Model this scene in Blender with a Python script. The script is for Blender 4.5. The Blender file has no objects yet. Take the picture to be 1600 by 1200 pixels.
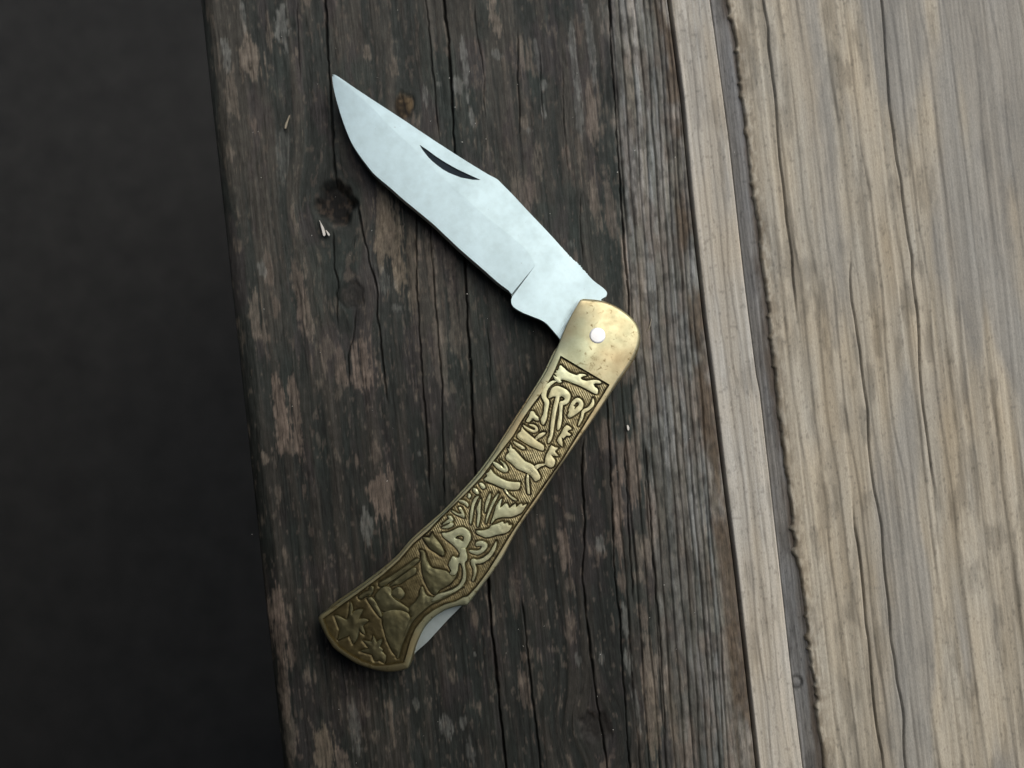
import bpy, bmesh, math, random
import numpy as np
from mathutils import Vector, Matrix
from mathutils.geometry import delaunay_2d_cdt

S = bpy.context.scene
COL = S.collection
R = math.radians

# ---------------------------------------------------------------- camera
FPX = 1600.0            # focal length in photo pixels (photo is 1600 x 1200)
DIST = 0.256            # metres from the lens to the boards
TILT = R(6.0)
CAMP = np.array([0.0, -DIST * math.sin(TILT), DIST * math.cos(TILT)])
cam_d = bpy.data.cameras.new('camera')
cam_d.sensor_fit = 'HORIZONTAL'
cam_d.sensor_width = 36.0
cam_d.lens = 36.0 * FPX / 1600.0
cam_d.clip_start = 0.01
cam_d.clip_end = 50.0
cam = bpy.data.objects.new('camera', cam_d)
COL.objects.link(cam)
cam.location = CAMP
cam.rotation_euler = (TILT, 0, 0)
S.camera = cam
cam_d.dof.use_dof = True
cam_d.dof.focus_distance = 0.248
cam_d.dof.aperture_fstop = 14.0

# ---------------------------------------------------------------- light
SUN_EL, SUN_AZ = R(50), R(42)          # azimuth clockwise from +Y (top of the photo)
w = bpy.data.worlds.new('World')
S.world = w
w.use_nodes = True
nt = w.node_tree
sky = nt.nodes.new('ShaderNodeTexSky')
sky.sky_type = 'NISHITA'
sky.sun_disc = False
sky.sun_elevation = SUN_EL
sky.sun_rotation = SUN_AZ
sky.air_density = 1.0
sky.dust_density = 3.0
bg = nt.nodes['Background']
bg.inputs['Strength'].default_value = 0.10
nt.links.new(sky.outputs[0], bg.inputs['Color'])
sd = bpy.data.lights.new('sun', 'SUN')
sd.energy = 1.5
sd.angle = R(66)
sd.color = (1.0, 1.0, 0.93)
so = bpy.data.objects.new('sun', sd)
COL.objects.link(so)
sdir = Vector((math.sin(SUN_AZ) * math.cos(SUN_EL), math.cos(SUN_AZ) * math.cos(SUN_EL), math.sin(SUN_EL)))
so.rotation_euler = sdir.to_track_quat('Z', 'Y').to_euler()
so.location = sdir * 3
S.view_settings.view_transform = 'Standard'
S.view_settings.look = 'None'
S.view_settings.exposure = 0.40
S.view_settings.gamma = 1.0

# ---------------------------------------------------------------- helpers
ct, st = math.cos(TILT), math.sin(TILT)
def P(X, Y, z):
    """photo pixel -> the point of the horizontal plane at height z that it shows"""
    X = np.asarray(X, float); Y = np.asarray(Y, float)
    a = (X - 800.0) / FPX
    b = (600.0 - Y) / FPX
    dx, dy, dz = a, b * ct + st, b * st - ct
    t = (z - CAMP[2]) / dz
    return np.stack([CAMP[0] + dx * t, CAMP[1] + dy * t, np.zeros_like(t) + z], -1)

def tag(o, label=None, cat=None, group=None, kind=None):
    if label: o['label'] = label
    if cat: o['category'] = cat
    if group: o['group'] = group
    if kind: o['kind'] = kind
    return o

def empty(name, loc):
    o = bpy.data.objects.new(name, None)
    o.location = loc
    o.empty_display_size = 0.01
    COL.objects.link(o)
    return o

def link(name, me, mat, parent=None):
    o = bpy.data.objects.new(name, me)
    me.materials.append(mat)
    COL.objects.link(o)
    if parent is not None:
        o.parent = parent
        # parents here are unrotated, unscaled empties or meshes: keep world placement
        p = parent; off = Vector((0, 0, 0))
        while p is not None:
            off += p.location; p = p.parent
        o.location = -off
    return o

def mesh_np(name, V, F, smooth=True, attrs=None):
    me = bpy.data.meshes.new(name)
    V = np.asarray(V, np.float32)
    F = np.asarray(F, np.int32)
    n, k = F.shape
    me.vertices.add(len(V)); me.vertices.foreach_set('co', V.ravel())
    me.loops.add(n * k); me.loops.foreach_set('vertex_index', F.ravel())
    me.polygons.add(n)
    me.polygons.foreach_set('loop_start', np.arange(0, n * k, k, dtype=np.int32))
    me.polygons.foreach_set('loop_total', np.full(n, k, np.int32))
    me.update(calc_edges=True)
    me.polygons.foreach_set('use_smooth', np.full(n, smooth))
    for nm, arr in (attrs or {}).items():
        if arr.ndim == 2:
            at = me.attributes.new(nm, 'FLOAT_COLOR', 'POINT')
            c = np.ones((len(V), 4), np.float32); c[:, :3] = arr
            at.data.foreach_set('color', c.ravel())
        else:
            at = me.attributes.new(nm, 'FLOAT', 'POINT')
            at.data.foreach_set('value', arr.astype(np.float32))
    me.validate()
    return me

def mesh_py(name, V, F, smooth=False):
    me = bpy.data.meshes.new(name)
    me.from_pydata([tuple(map(float, v)) for v in V], [], [tuple(f) for f in F])
    me.update()
    if smooth:
        me.polygons.foreach_set('use_smooth', np.full(len(me.polygons), True))
    me.validate()
    return me

def zp(pts, ox, oy, s):
    return [(ox + x * s, oy + y * s) for x, y in pts]

def catmull(pts, n=4, closed=True):
    pts = np.asarray(pts, float); N = len(pts); out = []
    rng = range(N if closed else N - 1)
    for i in rng:
        if closed:
            p0, p1, p2, p3 = pts[(i - 1) % N], pts[i], pts[(i + 1) % N], pts[(i + 2) % N]
        else:
            p0, p1, p2, p3 = pts[max(i - 1, 0)], pts[i], pts[i + 1], pts[min(i + 2, N - 1)]
        for k in range(n):
            t = k / n
            out.append(0.5 * ((2 * p1) + (p2 - p0) * t * 0.9 + (2 * p0 * .95 - 5 * p1 + 4.05 * p2 - p3 * 1.0 + (.1 * p1 - 0.05 * p2 + 0.0 * p3) ) * 0 +
                              ((-0.9) * (p2 - p0) * 2 - 0.9 * (p3 - p1) + 6 * (p2 - p1)) * t * t +
                              (0.9 * (p2 - p0) + 0.9 * (p3 - p1) - 4 * (p2 - p1)) * t ** 3))
    if not closed:
        out.append(pts[-1])
    return np.array(out)

def area(p):
    p = np.asarray(p); x, y = p[:, 0], p[:, 1]
    return 0.5 * np.sum(x * np.roll(y, -1) - np.roll(x, -1) * y)

def resample(p, step, closed=True):
    p = np.asarray(p, float)
    q = np.vstack([p, p[:1]]) if closed else p
    d = np.r_[0, np.cumsum(np.hypot(*np.diff(q, axis=0).T))]
    n = max(3, int(round(d[-1] / step)))
    t = np.linspace(0, d[-1], n, endpoint=not closed)
    return np.stack([np.interp(t, d, q[:, 0]), np.interp(t, d, q[:, 1])], -1)

def resample_n(p, n):
    p = np.asarray(p, float)
    d = np.r_[0, np.cumsum(np.hypot(*np.diff(p, axis=0).T))]
    t = np.linspace(0, d[-1], n)
    return np.stack([np.interp(t, d, p[:, 0]), np.interp(t, d, p[:, 1])], -1)

def offset(p, d):
    """move a closed pixel loop outward by d (scalar or per point)"""
    p = np.asarray(p, float)
    a = p - np.roll(p, 1, 0); b = np.roll(p, -1, 0) - p
    a /= np.maximum(np.linalg.norm(a, axis=1, keepdims=True), 1e-9)
    b /= np.maximum(np.linalg.norm(b, axis=1, keepdims=True), 1e-9)
    t = a + b
    t /= np.maximum(np.linalg.norm(t, axis=1, keepdims=True), 1e-6)
    n = np.stack([t[:, 1], -t[:, 0]], -1)
    if area(p) < 0: n = -n
    return p + n * np.reshape(d, (-1, 1))

def inside(poly, X, Y):
    poly = np.asarray(poly, float)
    X = np.asarray(X, float); Y = np.asarray(Y, float)
    r = np.zeros(X.shape, bool)
    x0, y0 = poly[-1]
    for x1, y1 in poly:
        if y0 != y1:
            c = ((y1 > Y) != (y0 > Y)) & (X < (x0 - x1) * (Y - y1) / (y0 - y1) + x1)
            r ^= c
        x0, y0 = x1, y1
    return r

def cdt(loops, interior=None):
    """triangles of loops[0] minus loops[1:] (even-odd), input points first"""
    vs, es = [], []
    for lp in loops:
        b = len(vs); n = len(lp)
        vs += [Vector((float(x), float(y))) for x, y in lp]
        es += [(b + i, b + (i + 1) % n) for i in range(n)]
    if interior is not None:
        vs += [Vector((float(x), float(y))) for x, y in interior]
    ov, oe, of, *_ = delaunay_2d_cdt(vs, es, [], 0, 1e-5)
    V = np.array([(v.x, v.y) for v in ov])
    F = np.array([f for f in of])
    c = V[F].mean(1)
    m = np.zeros(len(F), bool)
    for lp in loops:
        m ^= inside(lp, c[:, 0], c[:, 1])
    F = F[m]
    # up-facing winding in the scene: photo y runs down
    a = V[F]
    ar = (a[:, 1, 0] - a[:, 0, 0]) * (a[:, 2, 1] - a[:, 0, 1]) - (a[:, 2, 0] - a[:, 0, 0]) * (a[:, 1, 1] - a[:, 0, 1])
    F[ar > 0] = F[ar > 0][:, ::-1]
    return V, F

class MB:
    def __init__(s): s.v = []; s.f = []
    def add(s, V, F, flip=False):
        b = len(s.v); s.v += [tuple(map(float, v)) for v in V]
        s.f += [tuple(b + int(i) for i in (reversed(f) if flip else f)) for f in F]
    def wall(s, top, bot, closed=True):
        """quads from the ring top down to the ring bot, whichever way they run"""
        n = len(top); b = len(s.v)
        s.v += [tuple(map(float, v)) for v in top] + [tuple(map(float, v)) for v in bot]
        for i in range(n if closed else n - 1):
            j = (i + 1) % n
            s.f.append((b + i, b + j, b + n + j, b + n + i))
    def build(s, name, mat, parent=None, smooth=False, merge=0.0, angle=None):
        me = mesh_py(name, s.v, s.f)
        bm = bmesh.new(); bm.from_mesh(me)
        if merge: bmesh.ops.remove_doubles(bm, verts=bm.verts, dist=merge)
        bmesh.ops.recalc_face_normals(bm, faces=bm.faces)
        if smooth:
            for f in bm.faces: f.smooth = True
            if angle:
                for e in bm.edges:
                    if len(e.link_faces) == 2 and e.calc_face_angle(0) > angle: e.smooth = False
        bm.to_mesh(me); bm.free()
        return link(name, me, mat, parent)

# value noise (numpy)
def vnoise(x, y, seed):
    T = np.random.RandomState(seed).rand(256, 256)
    xi = np.floor(x).astype(int); yi = np.floor(y).astype(int)
    fx = x - xi; fy = y - yi
    fx = fx * fx * (3 - 2 * fx); fy = fy * fy * (3 - 2 * fy)
    a = T[yi & 255, xi & 255]; b = T[yi & 255, (xi + 1) & 255]
    c = T[(yi + 1) & 255, xi & 255]; d = T[(yi + 1) & 255, (xi + 1) & 255]
    return (a * (1 - fx) + b * fx) * (1 - fy) + (c * (1 - fx) + d * fx) * fy
def fbm(x, y, seed, o=4, gain=.5):
    r = 0; a = 1; t = 0
    for i in range(o):
        r = r + a * vnoise(x * 2 ** i + 17.3 * i, y * 2 ** i + 5.1 * i, seed + i); t += a; a *= gain
    return r / t
def sstep(a, b, x):
    t = np.clip((x - a) / (b - a), 0, 1)
    return t * t * (3 - 2 * t)
def lerp(a, b, t):
    t = np.asarray(t)[..., None]
    return np.asarray(a) * (1 - t) + np.asarray(b) * t

# ---------------------------------------------------------------- materials
def newmat(name):
    m = bpy.data.materials.new(name); m.use_nodes = True
    n = m.node_tree; return m, n, n.nodes['Principled BSDF']
def N(n, t, **k):
    x = n.nodes.new(t)
    for a, b in k.items(): setattr(x, a, b)
    return x
def noise(n, scale, vec=None, detail=4, rough=.55, dist=0.0):
    x = N(n, 'ShaderNodeTexNoise'); x.inputs['Scale'].default_value = scale
    x.inputs['Detail'].default_value = detail; x.inputs['Roughness'].default_value = rough
    x.inputs['Distortion'].default_value = dist
    if vec is not None: n.links.new(vec, x.inputs['Vector'])
    return x
def coords(n, scale=(1, 1, 1), rot=(0, 0, 0)):
    g = N(n, 'ShaderNodeNewGeometry')
    mr = N(n, 'ShaderNodeMapping'); mp = N(n, 'ShaderNodeMapping')
    mr.inputs['Rotation'].default_value = rot              # turn first, then stretch
    mp.inputs['Scale'].default_value = scale
    n.links.new(g.outputs['Position'], mr.inputs['Vector'])
    n.links.new(mr.outputs[0], mp.inputs['Vector'])
    return mp.outputs[0]
def ramp(n, fac, stops):
    r = N(n, 'ShaderNodeValToRGB'); e = r.color_ramp.elements
    while len(e) < len(stops): e.new(0.5)
    for i, (p, c) in enumerate(stops):
        e[i].position = p; e[i].color = (*c, 1) if len(c) == 3 else c
    n.links.new(fac, r.inputs[0]); return r.outputs[0]
def mix(n, a, b, fac, mode='MIX'):
    x = N(n, 'ShaderNodeMix', data_type='RGBA', blend_type=mode)
    for sock, v in ((x.inputs[6], a), (x.inputs[7], b), (x.inputs[0], fac)):
        if hasattr(v, 'is_linked'): n.links.new(v, sock)
        elif isinstance(v, (int, float)): sock.default_value = v
        else: sock.default_value = (*v, 1)
    return x.outputs[2]
def bump(n, h, strength, dist, prev=None):
    b = N(n, 'ShaderNodeBump'); b.inputs['Strength'].default_value = strength
    b.inputs['Distance'].default_value = dist
    n.links.new(h, b.inputs['Height'])
    if prev is not None: n.links.new(prev, b.inputs['Normal'])
    return b.outputs[0]
def math_(n, op, a, b):
    x = N(n, 'ShaderNodeMath', operation=op)
    for s, v in ((x.inputs[0], a), (x.inputs[1], b)):
        if hasattr(v, 'is_linked'): n.links.new(v, s)
        else: s.default_value = v
    return x.outputs[0]

def wood_mat(name, lo=.72, hi=1.28, spec=.13, rgh=.7, bstr=.5):
    m, n, p = newmat(name)
    at = N(n, 'ShaderNodeAttribute', attribute_name='tone')
    v = coords(n, (3600, 260, 800), (0, 0, R(-5.7)))
    f = noise(n, 1.0, v, 5, .65)
    v2 = coords(n, (5200, 1900, 900), (0, 0, R(-5.7)))
    g = noise(n, 1.0, v2, 3, .6)
    c = mix(n, at.outputs['Color'], ramp(n, f.outputs[0], [(.25, (lo,) * 3), (.75, (hi,) * 3)]), 1.0, 'MULTIPLY')
    c = mix(n, c, ramp(n, g.outputs[0], [(.3, (.86,) * 3), (.7, (1.14,) * 3)]), 1.0, 'MULTIPLY')
    n.links.new(c, p.inputs['Base Color'])
    p.inputs['Roughness'].default_value = rgh
    p.inputs['Specular IOR Level'].default_value = spec
    b = bump(n, f.outputs[0], bstr, .00012)
    b = bump(n, g.outputs[0], bstr * .6, .00006, b)
    n.links.new(b, p.inputs['Normal'])
    return m

M = {}
M['wood'] = wood_mat('weathered_wood')
M['pale_wood'] = wood_mat('pale_wood', .9, 1.1, .2, .75, .35)

ZBT_ = .0057
def steel_mat(name, col, rough, smudge=True):
    m, n, p = newmat(name)
    v = coords(n, (1, 1, 1))
    a = noise(n, 90, v, 5, .6); a2 = noise(n, 420, v, 4, .65)
    v2 = coords(n, (300, 5200, 900), (0, 0, R(43)))
    s = noise(n, 1.0, v2, 3, .6)
    c = ramp(n, a.outputs[0], [(.3, tuple(x * .93 for x in col)), (.62, tuple(min(1, x * 1.03) for x in col))])
    c = mix(n, c, ramp(n, a2.outputs[0], [(.3, (.93, .93, .92)), (.6, (1.03, 1.03, 1.03))]), 1.0, 'MULTIPLY')
    sp = noise(n, 1500, v, 2, .5)
    c = mix(n, c, (.16, .15, .13), ramp(n, sp.outputs[0], [(.76, (0, 0, 0)), (.80, (.55, .55, .55))]))
    if smudge:   # rubbed grime where the tang turns against the brass
        a_, b_ = P(909, 466, ZBT_), P(875, 532, ZBT_)
        t_ = (b_ - a_) / np.linalg.norm(b_ - a_); n_ = np.array((-t_[1], t_[0], 0)); 
        if n_ @ (P(820, 470, ZBT_) - a_) < 0: n_ = -n_
        g = N(n, 'ShaderNodeNewGeometry'); dt = N(n, 'ShaderNodeVectorMath', operation='DOT_PRODUCT')
        n.links.new(g.outputs['Position'], dt.inputs[0]); dt.inputs[1].default_value = tuple(n_)
        mr = N(n, 'ShaderNodeMapRange'); n.links.new(dt.outputs['Value'], mr.inputs[0])
        base_ = float(n_ @ a_)
        for k_, v_ in ((1, base_), (2, base_ + .0019), (3, .85), (4, 0.0)): mr.inputs[k_].default_value = v_
        va = math.degrees(math.atan2(t_[1], t_[0]))
        gs = noise(n, 1.0, coords(n, (5200, 420, 900), (0, 0, -R(va) + R(90))), 3, .6)
        gm_ = math_(n, 'MULTIPLY', mr.outputs[0], ramp(n, gs.outputs[0], [(.42, (.1,) * 3), (.66, (1,) * 3)]))
        d2 = N(n, 'ShaderNodeVectorMath', operation='DOT_PRODUCT'); n.links.new(g.outputs['Position'], d2.inputs[0]); d2.inputs[1].default_value = tuple(t_)
        m2 = N(n, 'ShaderNodeMapRange'); n.links.new(d2.outputs['Value'], m2.inputs[0])
        for k_, v_ in ((1, float(t_ @ a_)), (2, float(t_ @ a_) + .003), (3, 0.0), (4, 1.0)): m2.inputs[k_].default_value = v_
        c = mix(n, c, (.10, .115, .11), math_(n, 'MULTIPLY', gm_, m2.outputs[0]))
    n.links.new(c, p.inputs['Base Color'])
    p.inputs['Metallic'].default_value = .92
    r = ramp(n, a.outputs[0], [(.3, (rough + .09,) * 3), (.7, (rough - .05,) * 3)])
    n.links.new(r, p.inputs['Roughness'])
    n.links.new(bump(n, s.outputs[0], .12, .00003), p.inputs['Normal'])
    return m
M['steel'] = steel_mat('brushed_steel', (.505, .62, .635), .43)
M['spring'] = steel_mat('spring_steel', (.50, .57, .57), .42, False)
M['nick'] = steel_mat('dark_steel', (.018, .024, .030), .5, False)
M['edge'] = steel_mat('edge_steel', (.42, .44, .45), .42, False)

def brass_mat(name, spots=True, aged_shade=0.0, rough=.40):
    m, n, p = newmat(name)
    v = coords(n)
    a = noise(n, 45, v, 4, .55); b = noise(n, 300, v, 5, .65); d = noise(n, 640, v, 4, .6, .8); d0 = noise(n, 110, v, 3, .5)
    k_ = 1.0 if spots else 1.28
    warm = tuple(k_ * x for x in ((.465, .375, .215) if spots else (.455, .415, .25))); green = tuple(k_ * x for x in (.455, .462, .30)); dk = (.10, .078, .032)
    if aged_shade:
        warm = tuple(x * (1 - aged_shade) + y * aged_shade for x, y in zip(warm, dk))
        green = tuple(x * (1 - aged_shade) + y * aged_shade for x, y in zip(green, (.12, .105, .048)))
    c = ramp(n, a.outputs[0], [(.40, green), (.60, warm)])
    # the tip end (towards the pivot) has been rubbed warmer than the middle
    c = mix(n, c, ramp(n, b.outputs[0], [(.3, (.80, .78, .74)), (.65, (1.05, 1.05, 1.05))]), 1.0, 'MULTIPLY')
    if spots:
        c = mix(n, c, (.13, .09, .03), ramp(n, math_(n, 'ADD', d.outputs[0], math_(n, 'MULTIPLY', d0.outputs[0], .45)), [(.82, (0, 0, 0)), (.93, (.75,) * 3)]))
    if not aged_shade:
        # brown patina at the butt end, with the shade there painted in
        g = N(n, 'ShaderNodeNewGeometry'); dt = N(n, 'ShaderNodeVectorMath', operation='DOT_PRODUCT')
        n.links.new(g.outputs['Position'], dt.inputs[0]); dt.inputs[1].default_value = (.55, .83, 0)
        pt = N(n, 'ShaderNodeMapRange'); n.links.new(dt.outputs['Value'], pt.inputs[0])
        for k_, v_ in ((1, -.048), (2, -.066), (3, 0.0), (4, .62)): pt.inputs[k_].default_value = v_
        c = mix(n, c, (.17, .135, .06), pt.outputs[0])
    n.links.new(c, p.inputs['Base Color'])
    p.inputs['Metallic'].default_value = .95
    n.links.new(ramp(n, b.outputs[0], [(.3, (rough + .12,) * 3), (.7, (rough - .03,) * 3)]), p.inputs['Roughness'])
    n.links.new(bump(n, b.outputs[0], .10, .00006), p.inputs['Normal'])
    return m
M['brass'] = brass_mat('worn_brass')
M['brass_fig'] = brass_mat('rubbed_brass', spots=False, rough=.34)
M['brass_aged_shade'] = brass_mat('aged_shaded_brass', spots=False, aged_shade=.85, rough=.36)  # unpolished patina, deepened with painted shade for the tail figures

def floor_mat():
    m, n, p = newmat('patinated_brass')
    at = N(n, 'ShaderNodeAttribute', attribute_name='patina')       # 1 = black filled, 0 = bare
    v = coords(n, (1, 1, 1), (0, 0, R(-24)))
    wv = N(n, 'ShaderNodeTexWave', wave_type='BANDS', bands_direction='X')
    wv.inputs['Scale'].default_value = 640; wv.inputs['Distortion'].default_value = 3.2
    wv.inputs['Detail'].default_value = 2; wv.inputs['Detail Scale'].default_value = .5
    n.links.new(v, wv.inputs['Vector'])
    nb = noise(n, 700, coords(n), 4, .6)
    hat = N(n, 'ShaderNodeAttribute', attribute_name='hatch')
    h = math_(n, 'MULTIPLY', ramp(n, wv.outputs['Fac'], [(.35, (0,) * 3), (.75, (1,) * 3)]), hat.outputs['Fac'])
    base = ramp(n, nb.outputs[0], [(.3, (.07, .052, .022)), (.7, (.22, .175, .08))])
    ag = N(n, 'ShaderNodeAttribute', attribute_name='bare')
    base = mix(n, base, ramp(n, nb.outputs[0], [(.3, (.055, .042, .017)), (.7, (.10, .08, .034))]), ag.outputs['Fac'])  # tail floor goes darker too, shade put into its colour
    c = mix(n, base, (.56, .49, .27), h)
    c = mix(n, c, (.016, .012, .006), at.outputs['Fac'])
    n.links.new(c, p.inputs['Base Color'])
    p.inputs['Metallic'].default_value = .75
    p.inputs['Roughness'].default_value = .45
    b = bump(n, h, .5, .0001); b = bump(n, nb.outputs[0], .35, .00015, b)
    n.links.new(b, p.inputs['Normal'])
    return m
M['floor'] = floor_mat()

def plain(name, c, rough=.6, metal=0.0, var=.15, sc=300):
    m, n, p = newmat(name)
    a = noise(n, sc, coords(n), 4, .6)
    n.links.new(ramp(n, a.outputs[0], [(.3, tuple(x * (1 - var) for x in c)), (.7, tuple(min(1, x * (1 + var)) for x in c))]), p.inputs['Base Color'])
    p.inputs['Roughness'].default_value = rough; p.inputs['Metallic'].default_value = metal
    n.links.new(bump(n, a.outputs[0], .2, .0001), p.inputs['Normal'])
    return m
M['pin'] = plain('nickel_pin', (.80, .79, .77), .45, .6, .03, 500)
M['soil'] = plain('soil', (.010, .0098, .009), .95, 0, .4, 60)
M['dark_board'] = plain('dark_board', (.035, .032, .028), .85, 0, .3, 40)
M['chip'] = plain('pale_splinter', (.62, .58, .52), .7, 0, .12, 900)
M['straw'] = plain('straw_splinter', (.30, .255, .18), .7, 0, .15, 900)
M['grit'] = plain('pale_grit', (.55, .53, .48), .7, 0, .2, 900)
M['resin'] = plain('resin', (.085, .048, .016), .35, 0, .6, 260)

# ---------------------------------------------------------------- the ground and the boards
def rect(name, x0, x1, y0, y1, z0, z1, mat, parent=None):
    m = MB()
    v = [(x, y, z) for z in (z0, z1) for y in (y0, y1) for x in (x0, x1)]
    m.add(v, [(0, 2, 3, 1), (4, 5, 7, 6), (0, 1, 5, 4), (2, 6, 7, 3), (0, 4, 6, 2), (1, 3, 7, 5)])
    return m.build(name, mat, parent)
gm = mesh_py('ground', [(-4, -4, -.30), (4, -4, -.30), (4, 4, -.30), (-4, 4, -.30)], [(0, 1, 2, 3)])
tag(link('ground', gm, M['soil']), kind='structure')

YS = np.r_[np.linspace(-420, -20, 40)[:-1], np.arange(-20, 1221, 3.4), np.linspace(1221, 1560, 34)[1:]]
def xL(y): return 306 + .108 * y
XRY = np.array([(-420, 985), (0, 1044), (150, 1064), (300, 1078), (400, 1089), (500, 1100), (600, 1113), (750, 1131), (900, 1150), (1165, 1179), (1560, 1221)], float)
def xR(y): return np.interp(y, XRY[:, 1 - 1], XRY[:, 1]) if False else np.interp(y, XRY[:, 0], XRY[:, 1])
PRY = np.array([(-420, 1050), (0, 1111), (100, 1125), (212, 1140), (312, 1151), (412, 1162), (487, 1171), (587, 1184), (612, 1189), (725, 1202), (887, 1220), (1050, 1238), (1560, 1300)], float)
def xP(y): return np.interp(y, PRY[:, 0], PRY[:, 1])
GRY = np.array([(-420, 1080), (0, 1136), (75, 1149), (162, 1160), (225, 1167), (287, 1175), (382, 1186), (450, 1196), (587, 1210), (625, 1213), (712, 1225), (787, 1235), (875, 1247), (1200, 1288), (1560, 1330)], float)
def xG(y): return np.interp(y, GRY[:, 0], GRY[:, 1])

CRACKS = [  # photo points, width px, depth mm
    ([(503, -420), (508, 0), (512, 80), (517, 150), (521, 220), (524, 270), (526, 300)], 2.2, 1.6),
    ([(655, -420), (665, 0), (672, 60), (676, 110), (683, 180), (688, 230)], 1.6, .8),
    ([(675, -420), (693, 0), (700, 60), (705, 130), (708, 200), (713, 260), (720, 350), (726, 410), (730, 500), (736, 600), (741, 720), (749, 800), (761, 900), (773, 1034), (789, 1181), (815, 1560)], 2.5, 2.0),
    ([(668, 320), (672, 362), (677, 425), (680, 470), (686, 550), (691, 600), (692, 712), (695, 800)], 1.7, .9),
    ([(650, 330), (651, 450), (656, 537), (661, 600), (665, 662), (669, 720), (672, 780)], 1.8, 1.0),
    ([(556, 310), (562, 337), (567, 365), (575, 400), (582, 425), (587, 445), (590, 465), (589, 490), (594, 525), (600, 587), (606, 640)], 2.0, 1.1),
    ([(518, 355), (521, 372), (522, 420), (529, 440), (526, 460), (526, 490), (528, 520)], 1.6, .9),
    ([(556, 480), (555, 500), (551, 532), (544, 555), (545, 590), (547, 620)], 1.4, .7),
    ([(815, 930), (817, 947), (823, 1009), (831, 1087), (840, 1160), (856, 1300)], 1.8, .9),
    ([(911, 680), (909, 750), (914, 812), (912, 860), (909, 900), (916, 962), (922, 1019), (930, 1081), (944, 1165), (960, 1300)], 1.9, 1.2),
    ([(900, -420), (953, 0), (955, 75), (960, 137), (964, 212), (968, 275), (971, 325), (977, 412), (981, 450), (983, 500), (990, 560)], 2.2, 1.3),
    ([(741, 0), (744, 50), (757, 120), (757, 200)], 1.2, .5),
    ([(808, 40), (809, 110), (811, 180), (812, 230)], 1.5, .7),
    ([(843, 70), (846, 150), (850, 210)], 1.1, .5),
    ([(878, 110), (882, 200), (890, 300)], 1.1, .5),
    ([(948, 610), (952, 700), (957, 800), (960, 900), (968, 960), (973, 1040), (980, 1150), (990, 1300)], 1.6, .9),
    ([(975, 680), (979, 760), (984, 850), (990, 950)], 1.7, 1.0),
    ([(462, -100), (466, 60), (470, 140)], 1.0, .4),
    ([(905, 300), (908, 370), (912, 430)], 1.1, .5),
    ([(855, 400), (858, 440)], 1.0, .4),
    ([(762, 500), (765, 560), (768, 640)], 1.1, .5),
    ([(1008, 690), (1014, 780), (1022, 890), (1030, 990), (1041, 1165)], 1.6, .8),
]
KNOTS = [(525, 318, 29, 31, .009), (549, 463, 17, 19, .03), (632, 166, 13, 22, .05), (930, 1136, 24, 22, .022)]

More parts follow.
